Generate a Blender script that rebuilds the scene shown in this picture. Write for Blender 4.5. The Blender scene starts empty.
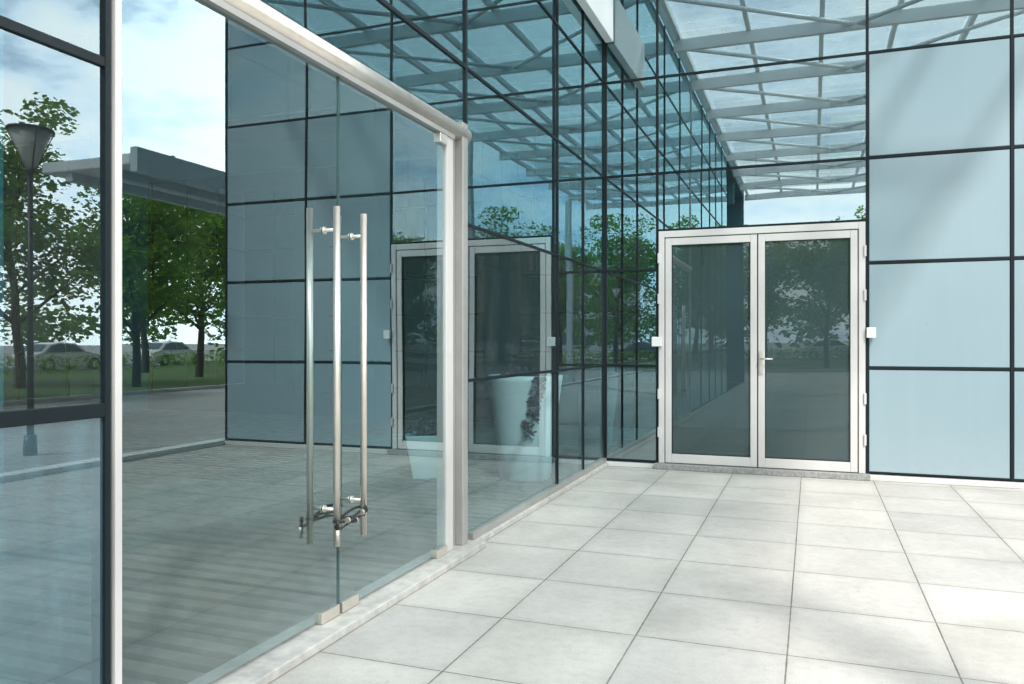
import bpy, bmesh, math, random
from mathutils import Vector, Matrix
random.seed(7)
H=1.4
scene=bpy.context.scene
scene.view_settings.view_transform='Standard'
scene.view_settings.look='None'
scene.view_settings.exposure=0
# ---------------------------------------------------------------- materials
def newmat(name):
    m=bpy.data.materials.new(name); m.use_nodes=True
    nt=m.node_tree; nt.nodes.clear()
    out=nt.nodes.new('ShaderNodeOutputMaterial')
    return m,nt,out
class G:
    def __init__(s,nt): s.nt=nt
    def n(s,t,**k):
        nd=s.nt.nodes.new(t)
        for a,b in k.items(): setattr(nd,a,b)
        return nd
    def l(s,a,b): s.nt.links.new(a,b)
    def m(s,op,a,b=None,c=None,clamp=False):
        nd=s.n('ShaderNodeMath',operation=op); nd.use_clamp=clamp
        for i,v in enumerate((a,b,c)):
            if v is None: continue
            if isinstance(v,(int,float)): nd.inputs[i].default_value=v
            else: s.l(v,nd.inputs[i])
        return nd.outputs[0]
    def noise(s,scale,detail=4,rough=.55,vec=None):
        nd=s.n('ShaderNodeTexNoise'); nd.inputs['Scale'].default_value=scale
        nd.inputs['Detail'].default_value=detail; nd.inputs['Roughness'].default_value=rough
        if vec is None: vec=s.pos()
        s.l(vec,nd.inputs['Vector']); return nd.outputs['Fac']
    def pos(s):
        return s.n('ShaderNodeNewGeometry').outputs['Position']
    def ramp(s,f,stops):
        nd=s.n('ShaderNodeValToRGB'); e=nd.color_ramp.elements
        while len(e)<len(stops): e.new(.5)
        for i,(p,c) in enumerate(stops):
            e[i].position=p; e[i].color=(c[0],c[1],c[2],1)
        s.l(f,nd.inputs[0]); return nd.outputs[0]
    def mix(s,f,a,b,blend='MIX'):
        nd=s.n('ShaderNodeMix',data_type='RGBA',blend_type=blend)
        for i,v in ((0,f),(6,a),(7,b)):
            if isinstance(v,(int,float)): nd.inputs[i].default_value=v
            elif isinstance(v,tuple): nd.inputs[i].default_value=(v[0],v[1],v[2],1)
            else: s.l(v,nd.inputs[i])
        return nd.outputs[2]
    def bump(s,h,strength=.3,dist=.01):
        nd=s.n('ShaderNodeBump'); nd.inputs['Strength'].default_value=strength
        nd.inputs['Distance'].default_value=dist; s.l(h,nd.inputs['Height']); return nd.outputs[0]

def pbr(name,c1,c2=None,scale=3,rough=.5,metal=0,bump=0,bscale=60,rvar=.12,spec=.5):
    m,nt,out=newmat(name); g=G(nt)
    p=g.n('ShaderNodeBsdfPrincipled')
    if c2 is None: c2=tuple(x*.8 for x in c1)
    f=g.noise(scale,4,.6)
    col=g.ramp(f,[(.3,c2),(.7,c1)])
    g.l(col,p.inputs['Base Color'])
    p.inputs['Metallic'].default_value=metal
    p.inputs['Specular IOR Level'].default_value=spec
    r=g.m('MULTIPLY_ADD',g.noise(scale*4,2),rvar*2,rough-rvar)
    g.l(r,p.inputs['Roughness'])
    if bump: g.l(g.bump(g.noise(bscale,3),bump,.004),p.inputs['Normal'])
    g.l(p.outputs[0],out.inputs[0]); return m

def glass(name,tint,base,gcol=(.85,.97,1.0),power=3.0,dirt_haze=.04,wave=.05,dirt_haze_col=(.55,.62,.62),transl=False,flat_haze=None):
    m,nt,out=newmat(name); g=G(nt)
    tr=g.n('ShaderNodeBsdfTransparent'); tr.inputs[0].default_value=(*tint,1)
    gl=g.n('ShaderNodeBsdfGlossy'); gl.inputs[0].default_value=(*gcol,1); gl.inputs['Roughness'].default_value=0.0
    g.l(g.bump(g.noise(1.1,0,.3),wave,.02),gl.inputs['Normal'])
    lw=g.n('ShaderNodeLayerWeight'); lw.inputs[0].default_value=.5
    f=g.m('POWER',lw.outputs['Facing'],power)
    f=g.m('MULTIPLY_ADD',f,1-base,base,clamp=True)
    mx=g.n('ShaderNodeMixShader'); g.l(f,mx.inputs[0]); g.l(tr.outputs[0],mx.inputs[1]); g.l(gl.outputs[0],mx.inputs[2])
    df=g.n('ShaderNodeBsdfTranslucent' if transl else 'ShaderNodeBsdfDiffuse'); df.inputs[0].default_value=(*dirt_haze_col,1)
    mp=g.n('ShaderNodeMapping'); g.l(g.pos(),mp.inputs[0]); mp.inputs['Scale'].default_value=(3,3,.6)
    dn=g.noise(1.5,3,.65,mp.outputs[0])
    sep=g.n('ShaderNodeSeparateXYZ'); g.l(g.pos(),sep.inputs[0])
    low=g.m('SUBTRACT',1.0,g.m('DIVIDE',sep.outputs[2],.32),clamp=True)
    d=g.m('MULTIPLY_ADD',low,.22,dirt_haze*.3)
    d=g.m('MULTIPLY_ADD',g.m('POWER',dn,2.0),dirt_haze*1.6,g.m('MULTIPLY',d,dn),clamp=True)
    if transl: d=g.m('MULTIPLY_ADD',dn,.3,dirt_haze)
    if flat_haze: d=g.m('MULTIPLY_ADD',dn,.10,flat_haze)
    m2=g.n('ShaderNodeMixShader'); g.l(d,m2.inputs[0]); g.l(mx.outputs[0],m2.inputs[1]); g.l(df.outputs[0],m2.inputs[2])
    g.l(m2.outputs[0],out.inputs[0]); return m

M={}
M['curtain']=glass('curtain_wall_glass',(.18,.72,.84),.27,(.58,.90,.98),2.6,.025)
M['rearglass']=glass('rear_curtain_glass',(.24,.72,.84),.32,(.74,.95,1.0),2.4,.03)
M['clearlow']=glass('vision_glass',(.70,.90,.94),.14,(.76,.95,1.0),3.2,.04)
M['doorglass']=glass('clear_door_glass',(.84,.94,.95),.13,(.76,.96,1.0),2.3,.010)
M['backdoor']=glass('grey_door_glass',(.36,.46,.48),.11,(.78,.95,.95),3,.55,dirt_haze_col=(.10,.155,.165),flat_haze=.30)  # even grey-teal haze painted over the panes for the dim interior tone
M['roofglass']=glass('canopy_glass',(.88,.96,.98),.05,(.9,.97,1),3,.14,dirt_haze_col=(.95,.98,1.0),transl=True)
M['lowpane']=glass('hazy_window_glass',(.42,.70,.82),.15,(.78,.94,1.0),2.0,.30,dirt_haze_col=(.26,.45,.55))
M['mullion']=pbr('dark_mullion',(.007,.015,.019),rough=.5,scale=8,spec=.2)
M['steel']=pbr('brushed_steel',(.80,.74,.67),(.68,.62,.56),scale=6,rough=.36,metal=.85)
M['alu']=pbr('satin_aluminium',(.40,.39,.375),(.33,.325,.31),scale=3,rough=.42,metal=.35)
M['whitealu']=pbr('white_powder_frame',(.60,.58,.565),(.53,.515,.50),scale=2,rough=.4)
M['whitesteel']=pbr('white_painted_steel',(.78,.80,.81),(.68,.71,.73),scale=1.5,rough=.45)
M['greysteel']=pbr('blue_grey_cladding',(.50,.57,.60),(.42,.50,.53),scale=1.5,rough=.45)
M['rubber']=pbr('black_rubber',(.012,.012,.013),rough=.45,scale=30)
M['gedge']=pbr('glass_edge',(.08,.14,.14),(.05,.10,.10),rough=.2,scale=10)
M['granite']=pbr('granite_kerb',(.52,.50,.47),(.35,.34,.32),scale=14,rough=.7,bump=.3,bscale=120)
M['dgranite']=pbr('grey_granite_step',(.34,.34,.33),(.18,.18,.18),scale=30,rough=.7,bump=.3,bscale=120)
M['teal']=pbr('teal_interior_panel',(.02,.16,.21),(.014,.12,.16),scale=.8,rough=.5)
M['tealdark']=pbr('dark_ceiling',(.02,.10,.13),(.014,.07,.09),scale=.8,rough=.6)
M['column']=pbr('interior_column',(.07,.25,.30),(.06,.21,.25),scale=.7,rough=.5)
M['deck']=pbr('ribbed_deck',(.27,.222,.182),(.145,.12,.10),scale=5,rough=.7,bump=.4,bscale=40)
M['gap']=pbr('deck_gap',(.006,.006,.006),rough=.9,spec=.1)
M['ground']=pbr('ground_concrete',(.44,.435,.42),(.33,.325,.315),scale=.6,rough=.9)
M['asphalt']=pbr('asphalt',(.06,.06,.06),(.04,.04,.042),scale=8,rough=.9)
M['line']=pbr('road_paint',(.75,.75,.72),(.6,.6,.57),scale=12,rough=.7)
M['grass']=pbr('grass',(.11,.19,.035),(.07,.13,.022),scale=3,rough=.9,bump=.8,bscale=60)
M['bark']=pbr('bark',(.12,.09,.06),(.05,.04,.03),scale=12,rough=.9,bump=.8,bscale=30)
M['planter']=pbr('white_planter',(.82,.82,.81),(.74,.74,.73),scale=5,rough=.4)
M['concrete']=pbr('building_concrete',(.62,.62,.61),(.52,.52,.51),scale=.4,rough=.8)
M['window']=pbr('dark_window',(.10,.15,.18),(.07,.11,.14),scale=.4,rough=.15,rvar=.05)
M['carwhite']=pbr('car_paint_white',(.78,.78,.78),(.75,.75,.75),rough=.25,rvar=.03)
M['cardark']=pbr('car_paint_grey',(.12,.13,.15),(.1,.11,.13),rough=.25,rvar=.03)
M['lampwhite']=pbr('lamp_diffuser',(.6,.58,.52),(.5,.48,.43),rough=.4)
M['lampdark']=pbr('lamp_metal',(.05,.05,.055),rough=.4,metal=.5)
M['plantdark']=pbr('dark_leaves',(.05,.02,.05),(.02,.012,.022),scale=20,rough=.5)

def leafmat(name,a,b,c):
    m,nt,out=newmat(name); g=G(nt)
    p=g.n('ShaderNodeBsdfDiffuse')
    col=g.ramp(g.noise(1.3,3,.7),[(.3,a),(.5,b),(.72,c)])
    rn=g.n('ShaderNodeNewGeometry').outputs['Random Per Island']
    col=g.mix(g.m('MULTIPLY',rn,.5),col,c)
    g.l(col,p.inputs['Color'])
    tl=g.n('ShaderNodeBsdfTranslucent'); g.l(col,tl.inputs[0])
    mx=g.n('ShaderNodeMixShader'); mx.inputs[0].default_value=.45
    g.l(p.outputs[0],mx.inputs[1]); g.l(tl.outputs[0],mx.inputs[2]); g.l(mx.outputs[0],out.inputs[0]); return m
M['leaf']=leafmat('foliage',(.05,.13,.018),(.17,.33,.04),(.31,.50,.08))
M['leaf2']=leafmat('foliage_far',(.05,.12,.03),(.11,.22,.045),(.18,.30,.075))

def frosted():
    m,nt,out=newmat('frosted_spandrel_glass'); g=G(nt)
    p=g.n('ShaderNodeBsdfPrincipled')
    f=g.noise(.7,2,.45)
    col=g.ramp(f,[(.3,(.225,.315,.355)),(.7,(.262,.35,.392))])
    st=g.n('ShaderNodeMapping'); g.l(g.pos(),st.inputs[0]); st.inputs['Scale'].default_value=(14,14,.7)
    f2=g.m('MULTIPLY_ADD',g.noise(1,3,.6,st.outputs[0]),.2,-.08,clamp=True)
    col=g.mix(f2,col,(.36,.45,.49))
    sep=g.n('ShaderNodeSeparateXYZ'); g.l(g.pos(),sep.inputs[0])
    lowd=g.m('MULTIPLY',g.m('SUBTRACT',1.0,g.m('DIVIDE',sep.outputs[2],.5),clamp=True),g.noise(9,4,.7))
    col=g.mix(g.m('MULTIPLY',lowd,.5),col,(.40,.45,.46))
    g.l(col,p.inputs['Base Color']); 
    g.l(g.m('MULTIPLY_ADD',g.noise(3,2),.1,.25),p.inputs['Roughness'])
    p.inputs['Coat Weight'].default_value=.3; p.inputs['Coat Roughness'].default_value=.14
    g.l(p.outputs[0],out.inputs[0]); return m
M['frost']=frosted()

def paving():
    m,nt,out=newmat('paving_slabs'); g=G(nt)
    p=g.n('ShaderNodeBsdfPrincipled')
    sep=g.n('ShaderNodeSeparateXYZ'); g.l(g.pos(),sep.inputs[0])
    tx=g.m('DIVIDE',g.m('SUBTRACT',sep.outputs[0],-.075*H),.488*H)
    ty=g.m('DIVIDE',g.m('SUBTRACT',sep.outputs[1],2.70*H),.500*H)
    cmb=g.n('ShaderNodeCombineXYZ'); g.l(g.m('FLOOR',tx),cmb.inputs[0]); g.l(g.m('FLOOR',ty),cmb.inputs[1])
    wn=g.n('ShaderNodeTexWhiteNoise',noise_dimensions='3D'); g.l(cmb.outputs[0],wn.inputs['Vector'])
    def edge(t,s):
        fr=g.m('FRACT',t); e=g.m('SUBTRACT',.5,g.m('ABSOLUTE',g.m('SUBTRACT',fr,.5)))
        return g.m('MULTIPLY',e,s)
    e=g.m('MINIMUM',edge(tx,.488*H),edge(ty,.5*H))
    wob=g.m('MULTIPLY_ADD',g.noise(25,2),.006,-.003)
    e2=g.m('ADD',e,wob)
    joint=g.m('SUBTRACT',1.0,g.m('DIVIDE',g.m('SUBTRACT',e2,.002),.003),clamp=True)
    halo=g.m('SUBTRACT',1.0,g.m('DIVIDE',e2,.06),clamp=True)
    off=g.n('ShaderNodeVectorMath',operation='MULTIPLY_ADD'); g.l(wn.outputs['Color'],off.inputs[0]); off.inputs[1].default_value=(9,9,9); g.l(g.pos(),off.inputs[2])
    big=g.noise(1.7,5,.62,off.outputs[0])
    col=g.ramp(big,[(.28,(.445,.428,.40)),(.5,(.51,.493,.463)),(.75,(.555,.538,.508))])
    tone=g.ramp(wn.outputs['Value'],[(0,(.91,.915,.925)),(.5,(.97,.965,.955)),(1,(1.03,1.025,1.015))])
    col=g.mix(1.0,col,tone,'MULTIPLY')
    fine=g.ramp(g.noise(150,2,.7),[(.32,(.78,.78,.78)),(.5,(1,1,1)),(.7,(1.06,1.06,1.06))])
    col=g.mix(.8,col,fine,'MULTIPLY')
    mid=g.ramp(g.noise(18,3,.7),[(.35,(.91,.908,.905)),(.55,(1.01,1.01,1.01))])
    col=g.mix(.85,col,mid,'MULTIPLY')
    stain=g.ramp(g.noise(.55,5,.7),[(.34,(.84,.84,.84)),(.52,(1,1,1))])
    col=g.mix(1.0,col,stain,'MULTIPLY')
    spots=g.ramp(g.noise(7,4,.75),[(.27,(.74,.73,.71)),(.37,(1,1,1))])
    col=g.mix(.8,col,spots,'MULTIPLY')
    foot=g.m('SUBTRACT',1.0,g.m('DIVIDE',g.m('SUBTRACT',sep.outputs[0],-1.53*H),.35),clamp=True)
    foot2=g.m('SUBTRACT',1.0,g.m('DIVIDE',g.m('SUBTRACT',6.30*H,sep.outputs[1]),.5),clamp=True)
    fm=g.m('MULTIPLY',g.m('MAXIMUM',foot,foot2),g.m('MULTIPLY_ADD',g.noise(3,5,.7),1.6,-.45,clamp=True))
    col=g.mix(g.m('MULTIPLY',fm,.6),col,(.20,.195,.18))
    col=g.mix(g.m('MULTIPLY',halo,g.m('MULTIPLY',g.noise(2.2,3),.38)),col,(.24,.23,.21))
    col=g.mix(g.m('MULTIPLY',joint,g.m('MULTIPLY_ADD',g.noise(1.3,2),.8,.4,clamp=True)),col,(.085,.08,.07))
    g.l(col,p.inputs['Base Color'])
    g.l(g.m('MULTIPLY_ADD',big,.2,.6),p.inputs['Roughness'])
    hgt=g.m('SUBTRACT',g.m('MULTIPLY',g.noise(140,2),.12),joint)
    g.l(g.bump(hgt,.35,.005),p.inputs['Normal'])
    g.l(p.outputs[0],out.inputs[0]); return m
M['paving']=paving()

# ---------------------------------------------------------------- helpers
def link(o,parent=None):
    scene.collection.objects.link(o)
    if parent: o.parent=parent
    return o
def empty(name,loc=(0,0,0)):
    e=bpy.data.objects.new(name,None); e.location=loc; scene.collection.objects.link(e); return e
def mkobj(name,bm,mat,parent=None,smooth=False,bevel=0):
    me=bpy.data.meshes.new(name); bm.to_mesh(me); bm.free()
    for mm in (mat if isinstance(mat,(list,tuple)) else [mat]): me.materials.append(mm)
    if smooth:
        for p in me.polygons: p.use_smooth=True
    o=bpy.data.objects.new(name,me); link(o,parent)
    if bevel:
        b=o.modifiers.new('bevel','BEVEL'); b.width=bevel; b.segments=2; b.limit_method='ANGLE'
    return o
def addbox(bm,x0,x1,y0,y1,z0,z1,mi=0,s=H):
    v=[bm.verts.new((x*s,y*s,z*s)) for x in (x0,x1) for y in (y0,y1) for z in (z0,z1)]
    for f in ((0,1,3,2),(4,6,7,5),(0,4,5,1),(2,3,7,6),(0,2,6,4),(1,5,7,3)):
        fc=bm.faces.new([v[i] for i in f]); fc.material_index=mi
def boxes(name,lst,mat,parent=None,bevel=0,s=H):
    bm=bmesh.new()
    for b in lst: addbox(bm,*b,s=s)
    bmesh.ops.recalc_face_normals(bm,faces=bm.faces)
    return mkobj(name,bm,mat,parent,bevel=bevel)
def panesX(name,X,cells,mat,parent,tilt=.0011):
    bm=bmesh.new()
    for (y0,y1,z0,z1) in cells:
        a=random.uniform(-tilt,tilt); b=random.uniform(-tilt,tilt)
        vs=[]
        for (y,z) in ((y0,z0),(y1,z0),(y1,z1),(y0,z1)):
            du=(y-(y0+y1)/2); dv=(z-(z0+z1)/2)
            vs.append(bm.verts.new(((X)*H+a*du*H+b*dv*H,y*H,z*H)))
        bm.faces.new(vs)
    return mkobj(name,bm,mat,parent)
def panesY(name,Y,cells,mat,parent,tilt=.0011):
    bm=bmesh.new()
    for (x0,x1,z0,z1) in cells:
        a=random.uniform(-tilt,tilt); b=random.uniform(-tilt,tilt)
        vs=[]
        for (x,z) in ((x0,z0),(x1,z0),(x1,z1),(x0,z1)):
            du=(x-(x0+x1)/2); dv=(z-(z0+z1)/2)
            vs.append(bm.verts.new((x*H,Y*H+a*du*H+b*dv*H,z*H)))
        bm.faces.new(vs)
    return mkobj(name,bm,mat,parent)
def seg(bm,p0,p1,r0,r1,n=10,cap=True):
    p0=Vector(p0);p1=Vector(p1); d=(p1-p0)
    q=d.to_track_quat('Z','Y')
    rings=[]
    for p,r in ((p0,r0),(p1,r1)):
        rings.append([bm.verts.new(p+q@Vector((r*math.cos(2*math.pi*i/n),r*math.sin(2*math.pi*i/n),0))) for i in range(n)])
    for i in range(n):
        f=bm.faces.new((rings[0][i],rings[0][(i+1)%n],rings[1][(i+1)%n],rings[1][i])); f.smooth=True
    if cap:
        bm.faces.new(rings[0][::-1]); bm.faces.new(rings[1])
def tube(name,pts,r,mat,parent=None,cyc=False):
    cu=bpy.data.curves.new(name,'CURVE'); cu.dimensions='3D'; cu.bevel_depth=r; cu.bevel_resolution=4
    sp=cu.splines.new('NURBS'); sp.points.add(len(pts)-1)
    for i,p in enumerate(pts): sp.points[i].co=(*p,1)
    sp.use_cyclic_u=cyc; sp.order_u=3; sp.use_endpoint_u=not cyc
    cu.materials.append(mat)
    o=bpy.data.objects.new(name,cu); return link(o,parent)

# ---------------------------------------------------------------- ground
boxes('ground',[(-400,400,-400,400,-.3,-.02)],M['ground'])
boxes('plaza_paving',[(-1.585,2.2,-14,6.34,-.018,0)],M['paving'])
boxes('plaza_outer_paving',[(2.36,9,-16,22,-.018,-.003)],M['ground'])
boxes('plaza_kerb',[(2.203,2.357,-14,22,-.017,.045)],M['planter'],bevel=.01)
boxes('lawn',[(9.2,22,-10,40,-.018,.03),(-14,7,-30,-16.3,-.018,.03),(7.2,11,-30,-16.3,-.018,.03)],M['grass'])
boxes('lawn_kerb',[(9.03,9.18,-10,40,-.018,.06),(-14,9,-16.28,-16.1,-.018,.06)],M['granite'],bevel=.01)
boxes('road',[(22.2,28,-60,80,-.018,-.008),(-60,22.1,-37,-31,-.018,-.008)],M['asphalt'])
boxes('road_marking',[(25.0,25.1,y,y+2,-.007,-.004) for y in range(-58,78,5)]+[(x,x+2,-34.05,-33.95,-.007,-.004) for x in range(-58,20,5)],M['line'])

# ---------------------------------------------------------------- building
B=empty('glass_office_building')
XW=-1.58; YB=6.35
hz=[.811,1.574,2.337,3.1,3.863]
mw=.010; TOP=4.6
fr=[]
def hx(y0,y1,z,w=mw,d=.03): fr.append((XW-d,XW+.008,y0,y1,z-w,z+w))
def vx(y,z0,z1,w=mw,d=.035): fr.append((XW-d,XW+.010,y-w,y+w,z0,z1))
vr=[3.562,5.06,5.70]
for z in hz: hx(3.562,6.335,z,mw*.8)
for y in vr[1:]: vx(y,.06,TOP,mw*.8)
vx(3.562,.06,TOP,mw)
vx(6.335,.06,TOP,mw)
hx(1.51,3.562,2.337); hx(1.51,3.562,3.1); hx(1.51,3.562,3.863)
vx(2.449,2.337,TOP,.005)
vl=[1.447,.30,-.70,-1.55,-2.55,-3.55]
for y in vl: vx(y,.02,TOP,.008)
for z in (.838,1.665,2.42,3.1,3.863): hx(-3.6,1.447,z,.017 if z<1 else .012)
hx(-3.6,1.447,.03,.02)
boxes('side_wall_mullions',fr,M['mullion'],B,bevel=.003)
cells=[]; low=[]
zs=[.06]+hz+[TOP]
ys=vr+[6.335]
for i in range(len(ys)-1):
    for j in range(len(zs)-1): (low if j<2 else cells).append((ys[i],ys[i+1],zs[j],zs[j+1]))
zz=[2.04,2.337,3.1,3.863,TOP]
for (a,b) in ((1.51,2.449),(2.449,3.562)):
    for j in range(len(zz)-1): cells.append((a,b,zz[j],zz[j+1]))
zz=[.838,1.665,2.42,3.1,3.863,TOP]
vs_=sorted(vl)
for i in range(len(vs_)-1):
    for j in range(len(zz)-1): (low if j<2 else cells).append((vs_[i],vs_[i+1],zz[j],zz[j+1]))
panesX('side_wall_glass',XW,cells,M['curtain'],B)
panesX('side_wall_vision_glass',XW,low,M['clearlow'],B)
panesX('side_wall_low_glass',XW,[(vs_[i],vs_[i+1],.03,.838) for i in range(len(vs_)-1)],M['lowpane'],B)
boxes('entrance_sill',[(-1.66,-1.485,-3.6,3.60,0.001,.032)],M['granite'],B,bevel=.006)
boxes('side_wall_base',[(-1.62,-1.535,3.603,6.33,.001,.028)],M['granite'],B,bevel=.004)
boxes('side_wall_base_channel',[(-1.60,-1.556,3.61,6.33,.0285,.062)],M['alu'],B,bevel=.003)
boxes('entrance_post',[(-1.66,-1.552,3.475,3.535,.0325,2.047)],M['alu'],B,bevel=.006)
boxes('entrance_jamb',[(-1.62,-1.568,3.33,3.40,.0325,1.96)],M['whitealu'],B,bevel=.004)
boxes('entrance_jamb_groove',[(-1.64,-1.59,3.402,3.473,.0325,1.96)],M['alu'],B)
boxes('near_jamb',[(-1.60,-1.568,1.466,1.487,.0325,TOP)],M['whitealu'],B,bevel=.003)
bm=bmesh.new(); seg(bm,(-1.585*H,1.49*H,2.0*H),(-1.585*H,3.565*H,2.0*H),.040*H,.040*H,32)
mkobj('entrance_head_tube',bm,M['steel'],B,smooth=True)
boxes('entrance_head_track',[(-1.62,-1.56,1.503,3.40,1.945,1.966)],M['alu'],B)
D=empty('frameless_glass_door'); D.parent=B
panesX('door_leaf_glass',XW,[(1.495,2.4455,.045,1.955)],M['doorglass'],D,.0004)
panesX('door_leaf_glass',XW+.001,[(2.4525,3.325,.045,1.955)],M['doorglass'],D,.0006)
boxes('leaf_edges',[(XW-.0042,XW+.0042,2.4455,2.4472,.045,1.955),(XW-.0042,XW+.0042,2.4508,2.4525,.045,1.955)],M['gedge'],D)
boxes('door_patch_fitting',[(XW-.014,XW+.014,2.33,2.440,.034,.072),(XW-.014,XW+.014,2.458,2.568,.034,.072),
   (XW-.014,XW+.018,3.22,3.325,.034,.07),(XW-.014,XW+.018,3.25,3.325,1.90,1.944)],M['steel'],D,bevel=.003)
bm=bmesh.new()
SO=.054; YL,YR=2.357,2.533
for yh in (YL,YR):
    for sx in (1,-1):
        x=(XW+sx*SO)*H
        seg(bm,(x,yh*H,.300*H),(x,yh*H,1.465*H),.0165,.0165,28)
    for z in (.425,1.385):
        seg(bm,((XW-SO)*H,yh*H,z*H),((XW+SO)*H,yh*H,z*H),.009,.009,16)
        for sx in (1,-1):
            seg(bm,((XW+sx*.0015)*H,yh*H,z*H),((XW+sx*.008)*H,yh*H,z*H),.019,.017,20)
mkobj('door_pull_handles',bm,M['steel'],D)
fr=[]
def hy(x0,x1,z,w=mw,d=.03): fr.append((x0,x1,YB-.008,YB+d,z-w,z+w))
def vy(x,z0,z1,w=mw,d=.035): fr.append((x-w,x+w,YB-.010,YB+d,z0,z1))
for z in hz: 
    hy(-1.565,-1.155,z)
    hy(.38,2.203,z)
    if z>2: hy(-1.145,.375,z)
vx2=[-1.150,.375,1.285,2.203]
for x in vx2: vy(x,.045,TOP)
vy(-1.567,.045,TOP,.008)
hy(-1.565,-1.155,.05); hy(.38,2.203,.055,.008)
hy(-1.145,.375,1.885,.008)
boxes('rear_wall_mullions',fr,M['mullion'],B,bevel=.003)
zs=[.045]+hz+[TOP]
c=[(-1.57,-1.15,zs[j],zs[j+1]) for j in range(6)]
c+=[(-1.15,.375,1.88,2.337),(-1.15,.375,2.337,3.1),(-1.15,.375,3.1,3.863),(-1.15,.375,3.863,TOP)]
c+=[(.375,1.285,3.1,3.863),(1.285,2.203,3.1,3.863),(.375,1.285,3.863,TOP),(1.285,2.203,3.863,TOP)]
panesY('rear_wall_glass',YB,c,M['rearglass'],B)
pn=[]
for (a,b) in ((.375,1.285),(1.285,2.203)):
    for j in range(4):
        pn.append((a+.013,b-.013,YB-.004,YB+.02,zs[j]+.013,zs[j+1]-.013))
boxes('frosted_spandrel_panels',pn,M['frost'],B,bevel=.004)
fr=[]; pn=[]
ysr=[6.37+i*.918 for i in range(12)]
for i,y in enumerate(ysr): fr.append((2.172,2.214,y-mw,y+mw,.0,TOP-.001))
for z in [.05]+hz: fr.append((2.172,2.212,6.37,ysr[-1],z-mw,z+mw))
for i in range(11):
    for j in range(6): pn.append((2.18,2.204,ysr[i]+.010,ysr[i+1]-.010,zs[j]+.010,zs[j+1]-.010))
boxes('wing_side_mullions',fr,M['mullion'],B); boxes('wing_side_panels',pn,M['frost'],B)
boxes('rear_wall_base',[(-1.56,-1.165,YB-.04,YB+.03,.001,.036),(.392,2.2,YB-.04,YB+.03,.001,.04)],M['whitealu'],B,bevel=.004)
boxes('door_threshold',[(-1.165,.392,YB-.07,YB+.05,.001,.045)],M['dgranite'],B,bevel=.006)
FD=empty('framed_double_door'); FD.parent=B
L0,L1=-1.135,.362; zt=1.873; zb=.047; y0,y1=YB-.028,YB+.03
boxes('door_outer_frame',[(L0,L0+.045,y0,y1,zb,zt),(L1-.045,L1,y0,y1,zb,zt),(L0+.045,L1-.045,y0+.001,y1,zt-.05,zt)],M['whitealu'],FD,bevel=.004)
boxes('door_frame_gasket',[(L0+.046,L0+.052,y0+.02,y1,zb,zt-.05),(L1-.052,L1-.046,y0+.02,y1,zb,zt-.05),(-.3905,-.3825,y0+.02,y1,zb,zt-.05)],M['rubber'],FD)
def leaf(a,b,n):
    w=.048; t=zt-.057; 
    boxes('door_leaf_frame',[(a,a+w,y0+.006,y1-.01,zb+.004,t),(b-w,b,y0+.006,y1-.01,zb+.004,t),(a+w,b-w,y0+.007,y1-.01,t-.055,t),(a+w,b-w,y0+.007,y1-.01,zb+.004,zb+.075)],M['whitealu'],FD,bevel=.004)
    boxes('door_leaf_gasket',[(a+w,a+w+.006,y0+.012,y1-.02,zb+.079,t-.055),(b-w-.006,b-w,y0+.012,y1-.02,zb+.079,t-.055),(a+w+.006,b-w-.006,y0+.012,y1-.02,t-.061,t-.055),(a+w+.006,b-w-.006,y0+.012,y1-.02,zb+.075,zb+.081)],M['rubber'],FD)
    panesY('door_leaf_pane',YB-.002,[(a+w,b-w,zb+.075,t-.05)],M['backdoor'],FD,.0008)
leaf(L0+.052,-.391,0); leaf(-.382,L1-.052,1)
bm=bmesh.new()
hxx=-.36
addbox(bm,hxx-.012,hxx+.012,y0-.006,y0+.006,.76,.93)
seg(bm,(hxx*H,(y0-.004)*H,.875*H),(hxx*H,(y0-.04)*H,.875*H),.009,.009,12)
seg(bm,((hxx-.006)*H,(y0-.038)*H,.875*H),((hxx+.085)*H,(y0-.038)*H,.872*H),.009,.008,12)
mkobj('door_lever_handle',bm,M['steel'],FD)
boxes('door_hinges',[(L0-.006,L0+.01,y0-.012,y0-.001,z,z+.08) for z in (.25,.55,1.3,1.62)]+[(L1-.01,L1+.006,y0-.012,y0-.001,z,z+.08) for z in (.25,.55,1.3,1.62)],M['whitealu'],FD,bevel=.003)
boxes('wall_switch_plate',[(L0-.05,L0+.028,y0-.03,y0-.002,.965,1.04),(L1+.006,L1+.068,y0-.03,y0-.0,1.03,1.105)],M['planter'],FD,bevel=.006)
boxes('roof_fascia_beam',[(-1.565,-1.50,5.1,6.33,3.42,3.84)],M['whitesteel'],B,bevel=.006)
# interiors
boxes('interior_floor_base',[(-13,-1.665,-8,16,-.018,-.006),(-1.66,2.17,6.4,16,-.018,.0)],M['gap'],B)
pl=[]
y=-4.0
while y<9:
    pl.append((-12.9,-1.67,y,y+.062,-.005,.026+random.uniform(-.0012,.0012))); y+=.104
boxes('ribbed_floor_planks',pl,M['deck'],B,bevel=.002)
boxes('interior_walls',[(-13.1,-12.95,-8,16,0,TOP),(-12.9,2.17,15.9,16.1,0,TOP),(-12.9,-1.6,-8.1,-8,0,TOP)],M['teal'],B)
pm=[]
for i in range(-8,16,1): pm.append((-12.95,-12.9,i-.02,i+.02,0,TOP))
for z in (.8,1.6,2.4,3.2,4.0): pm.append((-12.95,-12.91,-8,16,z-.02,z+.02)); pm.append((-12.9,2.1,15.86,15.9,z-.02,z+.02))
for i in range(-12,3): pm.append((i-.02,i+.02,15.85,15.9,0,TOP))
boxes('interior_wall_joints',pm,M['mullion'],B)
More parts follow.
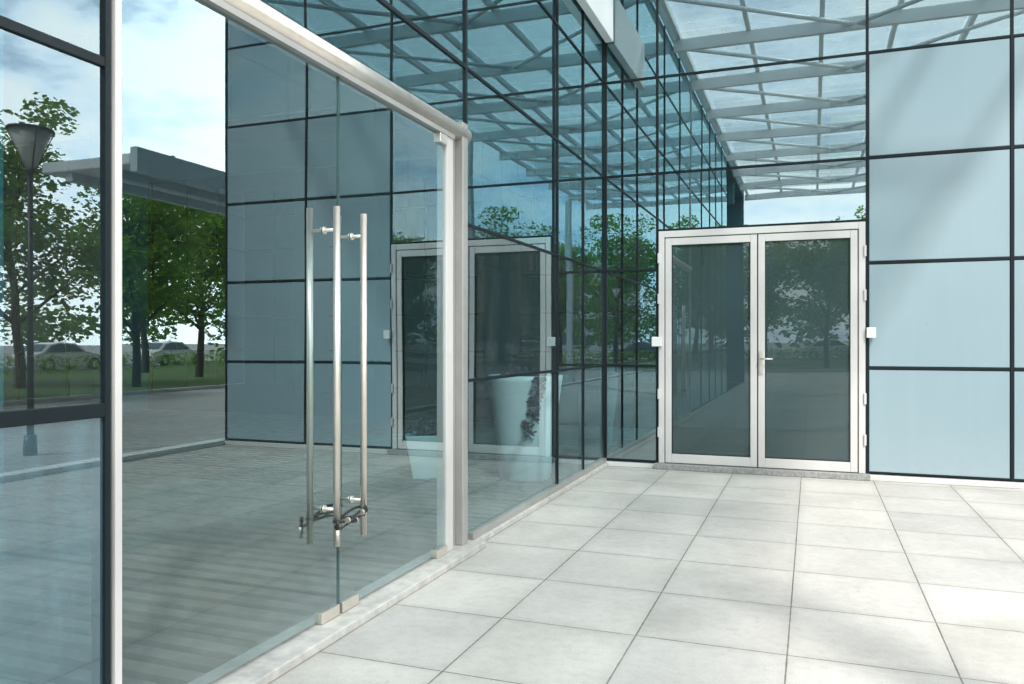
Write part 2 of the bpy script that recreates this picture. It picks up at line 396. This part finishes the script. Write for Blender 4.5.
boxes('interior_columns',[(-5.4,-4.9,y,y+.5,0,TOP) for y in (-2,3.2,8.4,13)]+[(-9.4,-8.9,y,y+.5,0,TOP) for y in (-2,3.2,8.4,13)]+[(.2,.6,11,11.4,0,TOP)],M['column'],B,bevel=.02)
boxes('roof_slab',[(-13.1,-1.6,-8.1,16.1,TOP,TOP+.3),(-1.598,2.2,6.36,16.1,TOP,TOP+.3)],M['tealdark'],B)
bl=[(-12.9,-1.66,y,y+.12,4.1,TOP-.005) for y in (-6,-3,0,3,6,9,12)]
boxes('ceiling_beams',bl,M['column'],B)
boxes('interior_partition',[(-1.5,2.1,9.6,9.7,0,1.9)],M['teal'],B)

# ---------------------------------------------------------------- canopy
C=empty('glass_entrance_canopy')
ZC=4.62
bb=[]
x0c,x1c=-1.56,2.45
for i in range(10):
    y=6.1-i*1.55
    bb.append((x0c,x1c,y-.03,y+.03,ZC-.14,ZC))
for x in (-1.5,-.7,.1,.9,1.7,2.4):
    bb.append((x-.025,x+.025,-8.2,6.3,ZC+.001,ZC+.07))
boxes('canopy_steel_beams',bb,M['whitesteel'],C)
bm=bmesh.new()
for i in range(9):
    ya=(6.1-i*1.55)*H; yb=ya-1.55*H
    seg(bm,(x0c*H,ya,(ZC-.08)*H),(.45*H,yb,(ZC-.08)*H),.035,.035,8)
    seg(bm,(.45*H,yb,(ZC-.08)*H),(x1c*H,ya,(ZC-.08)*H),.035,.035,8)
mkobj('canopy_bracing',bm,M['whitesteel'],C)
bm=bmesh.new()
xs=[-1.5,-.7,.1,.9,1.7,2.4]
for i in range(len(xs)-1):
    for j in range(9):
        a=6.1-j*1.55; b=a-1.55
        v=[bm.verts.new((x*H,yy*H,(ZC+.10)*H)) for x,yy in ((xs[i]+.01,b+.01),(xs[i+1]-.01,b+.01),(xs[i+1]-.01,a-.01),(xs[i]+.01,a-.01))]
        bm.faces.new(v)
mkobj('canopy_glass',bm,M['roofglass'],C)
boxes('canopy_columns',[(2.36,2.5,y-.07,y+.07,-.003,ZC-.141) for y in (-6.3,-.1)],M['whitesteel'],C,bevel=.01)
W=empty('covered_walkway')
boxes('walkway_roof',[(3.6,4.9,6.5,40,2.88,3.0)],M['whitesteel'],W,bevel=.02)
boxes('walkway_fascia',[(3.5,3.595,6.5,40,2.80,3.06),(3.9,4.0,6.55,39.9,2.78,2.878),(4.5,4.6,6.55,39.9,2.78,2.878)],M['greysteel'],W)
boxes('walkway_columns',[(4.2,4.35,y,y+.15,-.003,2.88) for y in range(10,40,6)],M['whitesteel'],W)

# ---------------------------------------------------------------- lock
LK=empty('cable_bike_lock')
cy=(YL+YR)/2; XO=XW+SO
pts=[]
for i in range(16):
    a=2*math.pi*i/16
    pts.append(((XO+.021*math.cos(a)+.002*math.sin(3*a))*H,(cy+.104*math.sin(a))*H,(.392+.010*math.sin(a)+.006*math.sin(3*a))*H))
tube('lock_cable',pts,.0065,M['rubber'],LK,True)
pts=[]
for i in range(16):
    a=2*math.pi*i/16
    pts.append(((XO+.002+.022*math.cos(a+.3))*H,(cy-.004+.102*math.sin(a))*H,(.372+.010*math.sin(2*a+1))*H))
tube('lock_cable',pts,.0055,M['rubber'],LK,True)
bm=bmesh.new()
cx=(XO+.026)*H
seg(bm,(cx,2.385*H,.385*H),(cx+.005,2.43*H,.376*H),.013,.013,16)
seg(bm,(cx,2.48*H,.395*H),(cx+.0,2.505*H,.398*H),.013,.013,16)
seg(bm,(cx-.01,2.335*H,.395*H),(cx-.01,2.333*H,.362*H),.009,.009,12)
mkobj('lock_barrels',bm,M['rubber'],LK)
bm=bmesh.new()
seg(bm,(cx-.01,2.333*H,.362*H),(cx-.01,2.331*H,.322*H),.010,.008,12)
for (a,b,z) in ((2.38,2.387,.386),(2.43,2.438,.3755),(2.472,2.48,.395)): seg(bm,(cx+.002,a*H,z*H),(cx+.002,b*H,z*H),.0145,.0145,16)
mkobj('lock_metal',bm,M['steel'],LK)

# ---------------------------------------------------------------- planters
def leafcards(bm,center,rad,n,size,squash=(1,1,1)):
    for _ in range(n):
        while True:
            p=Vector((random.uniform(-1,1),random.uniform(-1,1),random.uniform(-1,1)))
            if .15<p.length<1: break
        p=Vector((p.x*rad*squash[0],p.y*rad*squash[1],p.z*rad*squash[2]))+Vector(center)
        s=size*random.uniform(.6,1.35)
        q=Matrix.Rotation(random.uniform(0,6.28),3,'Z')@Matrix.Rotation(random.uniform(-1.2,1.2),3,'X')@Matrix.Rotation(random.uniform(-.8,.8),3,'Y')
        vs=[bm.verts.new(p+q@Vector(v)) for v in ((-s*.5,0,0),(0,-s*.32,.05*s),(s*.55,0,0),(0,s*.32,.05*s))]
        bm.faces.new(vs)
P=empty('potted_plant',(-1.93*H,5.42*H,.02*H))
prof=[(0,0),(.24,0),(.26,.02),(.28,.30),(.33,.70),(.37,.98),(.38,1.04),(.35,1.04),(.34,.98),(0,.96)]
bm=bmesh.new()
rings=[]
for r,z in prof:
    rings.append([bm.verts.new((max(r,.001)*math.cos(2*math.pi*i/32),max(r,.001)*math.sin(2*math.pi*i/32),z)) for i in range(32)])
for a,b in zip(rings,rings[1:]):
    for i in range(32): bm.faces.new((a[i],a[(i+1)%32],b[(i+1)%32],b[i]))
mkobj('pot',bm,M['planter'],P,smooth=True)
bm=bmesh.new()
for k in range(9):
    a=random.uniform(0,6.28); prev=Vector((0,0,.96))
    for j in range(3):
        nx=Vector((math.cos(a)*.09*(j+1),math.sin(a)*.09*(j+1),.96+.10*(j+1)-.035*(j+1)**2)); seg(bm,prev,nx,.006,.005,6); 
        leafcards(bm,nx,.09,12,.09); prev=nx
for j in range(12): leafcards(bm,(.26-.012*j,-.32+.004*j,1.02-.05*j),.07,16,.07)
mkobj('plant_leaves',bm,M['plantdark'],P)
P2=empty('planter_box',(-2.62*H,5.25*H,.02*H)); P2.rotation_euler=(0,0,.5)
bm=bmesh.new()
lo=[(-.16,-.16),(.16,-.16),(.16,.16),(-.16,.16)]
v1=[bm.verts.new((x,y,0)) for x,y in lo]; v2=[bm.verts.new((x*1.5,y*1.5,.44)) for x,y in lo]
v3=[bm.verts.new((x*1.35,y*1.35,.44)) for x,y in lo]; v4=[bm.verts.new((x*1.25,y*1.25,.38)) for x,y in lo]
bm.faces.new(v1[::-1])
for A,Bv in ((v1,v2),(v2,v3),(v3,v4)):
    for i in range(4): bm.faces.new((A[i],A[(i+1)%4],Bv[(i+1)%4],Bv[i]))
bm.faces.new(v4)
mkobj('box',bm,M['planter'],P2,bevel=.01)
bm=bmesh.new(); leafcards(bm,(0,0,.48),.2,160,.08,(1,1,.5)); mkobj('box_leaves',bm,M['plantdark'],P2)

# ---------------------------------------------------------------- trees
def treemesh(seed,h=6.6):
    random.seed(seed); bm=bmesh.new()
    p=Vector((0,0,0)); r=.12
    tips=[]
    n=5
    for i in range(n):
        q=p+Vector((random.uniform(-.1,.1),random.uniform(-.1,.1),h*.52/n)); seg(bm,p,q,r,r*.86,8,False); r*=.86; p=q
        if i>=1:
            for k in range(3):
                a=random.uniform(0,6.28); L=random.uniform(1.2,2.4)*(1-.08*i)
                m=q+Vector((math.cos(a)*L*.5,math.sin(a)*L*.5,L*.45)); e=m+Vector((math.cos(a+.3)*L*.5,math.sin(a+.3)*L*.5,L*.4))
                seg(bm,q,m,r*.5,r*.34,6,False); seg(bm,m,e,r*.34,r*.12,5,False); tips+= [m,e]
                for kk in range(2):
                    e2=m+Vector((random.uniform(-.8,.8),random.uniform(-.8,.8),random.uniform(.1,1.0))); seg(bm,m,e2,r*.22,r*.08,5,False); tips.append(e2)
    for k in range(6):
        a=k*1.05+random.uniform(-.3,.3); e=p+Vector((math.cos(a)*.9,math.sin(a)*.9,random.uniform(.8,2.6)))
        seg(bm,p,e,r*.6,r*.15,6,False); tips.append(e); tips.append(p+(e-p)*.6)
    nb=len(bm.faces)
    for t in tips:
        leafcards(bm,t,random.uniform(.45,.85),random.randint(110,150),.14,(1,1,.62))
    for i,f in enumerate(bm.faces): f.material_index=0 if i<nb else 1
    me=bpy.data.meshes.new('tree_mesh'); bm.to_mesh(me); bm.free()
    me.materials.append(M['bark']); me.materials.append(M['leaf']); return me
tm=[treemesh(s) for s in (3,11,29)]
random.seed(5)
spots=[(10.8,8.5,1.05),(13,12.5,1.3),(10.7,13.5,1.1),(13,18,1.35),(17,20,1.5),(15,25,1.4),(19,28,1.6),(12.5,4.5,1.25),(17,11,1.4),(11.5,-2,1.1),(17,1,1.3),(11.5,6.2,1.0),(11,24,1.25),
 (-7,-19,1.1),(-3.5,-21,1.3),(.5,-18.5,1.15),(4.5,-20,1.3),(-10,-24,1.4),(2,-26,1.5),(8.5,-17.5,1.3),(8.2,-24,1.5),(12,-26,1.4),(19,-14,1.3),(-2.2,-28,1.5),(13,-17,1.3),(16,-22,1.4)]
for i,(x,y,s) in enumerate(spots):
    o=bpy.data.objects.new('broadleaf_tree',tm[i%3]); link(o); o.location=(x*H,y*H,0); o.rotation_euler=(0,0,random.uniform(0,6.28)); s*=random.uniform(.92,1.1); o.scale=(s,s,s)
bm=bmesh.new()
for i in range(240):
    y=-9+i*.2; leafcards(bm,(20*H+random.uniform(-.3,.3),y*H,.45),.5,34,.14,(1,.8,.9))
for i in range(190):
    x=-14+i*.13; leafcards(bm,(x*H,-29.3*H,.45),.5,34,.16,(1,.8,.9))
mkobj('clipped_hedge',bm,M['leaf'])
bm=bmesh.new()
for a in range(0,360,3):
    for k in range(2):
        d=random.uniform(85,130)+k*15; th=math.radians(a+random.uniform(-1.5,1.5)); hh=random.uniform(5,10)
        c0=Vector((math.cos(th)*d,math.sin(th)*d,hh*.5))
        for j in range(5):
            leafcards(bm,c0+Vector((random.uniform(-3,3),random.uniform(-3,3),random.uniform(-.3,.45)*hh)),random.uniform(1.6,3),42,.9,(1,1,.8))
mkobj('distant_trees',bm,M['leaf2'])

# ---------------------------------------------------------------- lamp
def lamp(x,y,h=3.15):
    E=empty('street_lamp',(x*H,y*H,0))
    bm=bmesh.new(); z=h*H
    seg(bm,(0,0,0),(0,0,.25),.08,.07,16); seg(bm,(0,0,.25),(0,0,z-.52),.04,.028,16)
    seg(bm,(0,0,z-.52),(0,0,z-.46),.06,.07,16); seg(bm,(0,0,z),(0,0,z+.03),.27,.26,32); seg(bm,(0,0,z+.03),(0,0,z+.07),.26,.05,32)
    for k in range(4):
        a=k*math.pi/2+.4; seg(bm,(.065*math.cos(a),.065*math.sin(a),z-.46),(.26*math.cos(a),.26*math.sin(a),z),.007,.007,8)
    mkobj('lamp_post',bm,M['lampdark'],E)
    bm=bmesh.new(); seg(bm,(0,0,z-.459),(0,0,z-.002),.055,.24,32); mkobj('lamp_diffuser',bm,M['lampwhite'],E,smooth=False)
lamp(3.3,5.1,2.86); lamp(8.3,17,2.9); lamp(8.3,30,2.9); lamp(3.2,-14.5,2.9)

# ---------------------------------------------------------------- cars
def car(x,y,rot,paint):
    E=empty('parked_car',(x*H,y*H,0)); E.rotation_euler=(0,0,rot)
    prof=[(-2.15,.30),(-2.2,.62),(-2.1,.88),(-1.75,.95),(-1.15,1.36),(-.6,1.46),(.25,1.42),(.95,1.0),(1.75,.86),(2.12,.68),(2.18,.34),(1.75,.24),(-1.8,.24)]
    bm=bmesh.new(); rows=[]
    for w,ins in ((-.86,0),(-.78,.0),(0,0),(.78,0),(.86,0)):
        row=[]
        for (px,pz) in prof:
            ww=w*(1-.22*max(0,pz-.9)/.56); k=.96 if abs(w)>.8 else 1
            row.append(bm.verts.new((px*k,ww,pz if abs(w)<.8 else .3+(pz-.3)*.97)))
        rows.append(row)
    n=len(prof)
    for a,b in zip(rows,rows[1:]):
        for i in range(n): bm.faces.new((a[i],a[(i+1)%n],b[(i+1)%n],b[i]))
    bm.faces.new(rows[0][::-1]); bm.faces.new(rows[-1])
    bmesh.ops.recalc_face_normals(bm,faces=bm.faces)
    mkobj('body',bm,paint,E,bevel=.03)
    bm=bmesh.new()
    for s in (-1,1):
        for poly in ([(-1.5,.97),(-1.1,1.3),(-.62,1.38),(-.35,1.38),(-.35,.97)],[(-.28,.97),(-.28,1.38),(.2,1.35),(.72,1.02),(.7,.97)]):
            vs=[bm.verts.new((a,s*(.865*(1-.22*max(0,b-.9)/.56)+.006),b)) for a,b in poly]; bm.faces.new(vs)
    for (xa,za,xb,zb_) in ((.34,1.385,.92,1.03),(-1.22,1.34,-1.68,1.0)):
        off=.03
        vs=[bm.verts.new((xa+ (off if xa>0 else -off),-.6,za+off)),bm.verts.new((xb+(off if xa>0 else -off),-.68,zb_+off)),bm.verts.new((xb+(off if xa>0 else -off),.68,zb_+off)),bm.verts.new((xa+(off if xa>0 else -off),.6,za+off))]; bm.faces.new(vs)
    mkobj('windows',bm,M['window'],E)
    bm=bmesh.new()
    for wx in (-1.35,1.35):
        for s in (-1,1): seg(bm,(wx,s*.70,.33),(wx,s*.90,.33),.33,.33,24)
    mkobj('wheels',bm,M['rubber'],E)
    bm=bmesh.new()
    for wx in (-1.35,1.35):
        for s in (-1,1): seg(bm,(wx,s*.90,.33),(wx,s*.91,.33),.20,.18,16)
    mkobj('hubs',bm,M['steel'],E)
car(23.2,27.6,math.pi/2,M['carwhite']); car(23.2,33,math.pi/2,M['cardark']); car(23.2,22,math.pi/2,M['carwhite'])
car(12.7,-31.8,.0,M['carwhite']); car(6,-31.9,0,M['cardark']); car(23.1,10,math.pi/2,M['carwhite']); car(1,-31.8,0,M['carwhite'])

# ---------------------------------------------------------------- buildings in the surroundings
def tower(name,x,y,w,d,h,rot,fl=3.4,bay=3.0):
    E=empty(name,(x,y,0)); E.rotation_euler=(0,0,rot)
    boxes('walls',[(-w/2,w/2,-d/2,d/2,0,h)],M['concrete'],E,s=1)
    boxes('parapet',[(-w/2-.2,w/2+.2,-d/2-.2,d/2+.2,h,h+.8)],M['concrete'],E,s=1)
    boxes('plant_room',[(-w/5,w/5,-d/5,d/5,h+.8,h+4)],M['concrete'],E,s=1)
    L=[]
    nf=int(h//fl)
    for f in range(nf):
        z=f*fl+1.0
        nb=int(w//bay)
        for i in range(nb):
            cx=-w/2+(i+.5)*w/nb
            for s in (-1,1): L.append((cx-bay*.36,cx+bay*.36,s*d/2-.05,s*d/2+.05,z,z+1.9))
        nb=int(d//bay)
        for i in range(nb):
            cy=-d/2+(i+.5)*d/nb
            for s in (-1,1): L.append((s*w/2-.05,s*w/2+.05,cy-bay*.36,cy+bay*.36,z,z+1.9))
    boxes('windows',L,M['window'],E,s=1)
tower('office_block',52,-150,40,18,18,-.1)
tower('apartment_block',120,50,18,40,12,.2)

# ---------------------------------------------------------------- light
az=math.atan2(.50,-.66); el=math.radians(46)
sd=Vector((math.sin(az)*math.cos(el),math.cos(az)*math.cos(el),math.sin(el)))
sun=bpy.data.lights.new('sun','SUN'); sun.energy=5.0; sun.angle=math.radians(4); sun.color=(1,.96,.90)
so=bpy.data.objects.new('sun',sun); link(so); so.rotation_euler=(sd).to_track_quat('Z','Y').to_euler(); so.location=(0,0,30)
w=bpy.data.worlds.new('World'); scene.world=w; w.use_nodes=True
nt=w.node_tree; nt.nodes.clear(); g=G(nt)
out=g.n('ShaderNodeOutputWorld')
sky=g.n('ShaderNodeTexSky'); sky.sky_type='NISHITA'; sky.sun_disc=False; sky.sun_elevation=el; sky.sun_rotation=az
b1=g.n('ShaderNodeBackground'); g.l(sky.outputs[0],b1.inputs[0]); b1.inputs[1].default_value=.15
b2=g.n('ShaderNodeBackground')
tc=g.n('ShaderNodeTexCoord'); mp=g.n('ShaderNodeMapping'); g.l(tc.outputs['Generated'],mp.inputs[0]); mp.inputs['Scale'].default_value=(1,1,2.4)
mp.inputs['Location'].default_value=(1.7,.2,.4)
sp=g.n('ShaderNodeSeparateXYZ'); g.l(tc.outputs['Generated'],sp.inputs[0])
f=g.noise(2.7,7,.6,mp.outputs[0])
hz_=g.m('SUBTRACT',1.0,g.m('MULTIPLY',g.m('ABSOLUTE',sp.outputs[2]),1.5),clamp=True)
# added north-east sky brightening, so the door glass reflects white
dt=g.n('ShaderNodeVectorMath',operation='DOT_PRODUCT'); g.l(tc.outputs['Generated'],dt.inputs[0]); dt.inputs[1].default_value=(.70,.68,.22)
sky_boost=g.m('POWER',g.m('MAXIMUM',dt.outputs['Value'],0.0),5.0)
stg=g.m('MULTIPLY_ADD',hz_,2.2,1.3)
stg=g.m('MULTIPLY_ADD',sky_boost,3.2,stg)
g.l(stg,b2.inputs[1])
g.l(g.ramp(f,[(.36,(.55,.76,.97)),(.50,(1,1,1))]),b2.inputs[0])
mk=g.n('ShaderNodeMapRange'); g.l(g.m('MULTIPLY_ADD',hz_,.06,f),mk.inputs[0]); mk.inputs[1].default_value=.32; mk.inputs[2].default_value=.47
mx=g.n('ShaderNodeMixShader'); g.l(mk.outputs[0],mx.inputs[0]); g.l(b1.outputs[0],mx.inputs[1]); g.l(b2.outputs[0],mx.inputs[2]); g.l(mx.outputs[0],out.inputs[0])

# ---------------------------------------------------------------- camera
cam=bpy.data.cameras.new('camera'); cam.sensor_width=36; cam.lens=28.125; cam.clip_end=2000; cam.clip_start=.05
co=bpy.data.objects.new('camera',cam); link(co); co.location=(0,0,H); co.rotation_euler=(math.radians(90),0,math.radians(20.56))
scene.camera=co
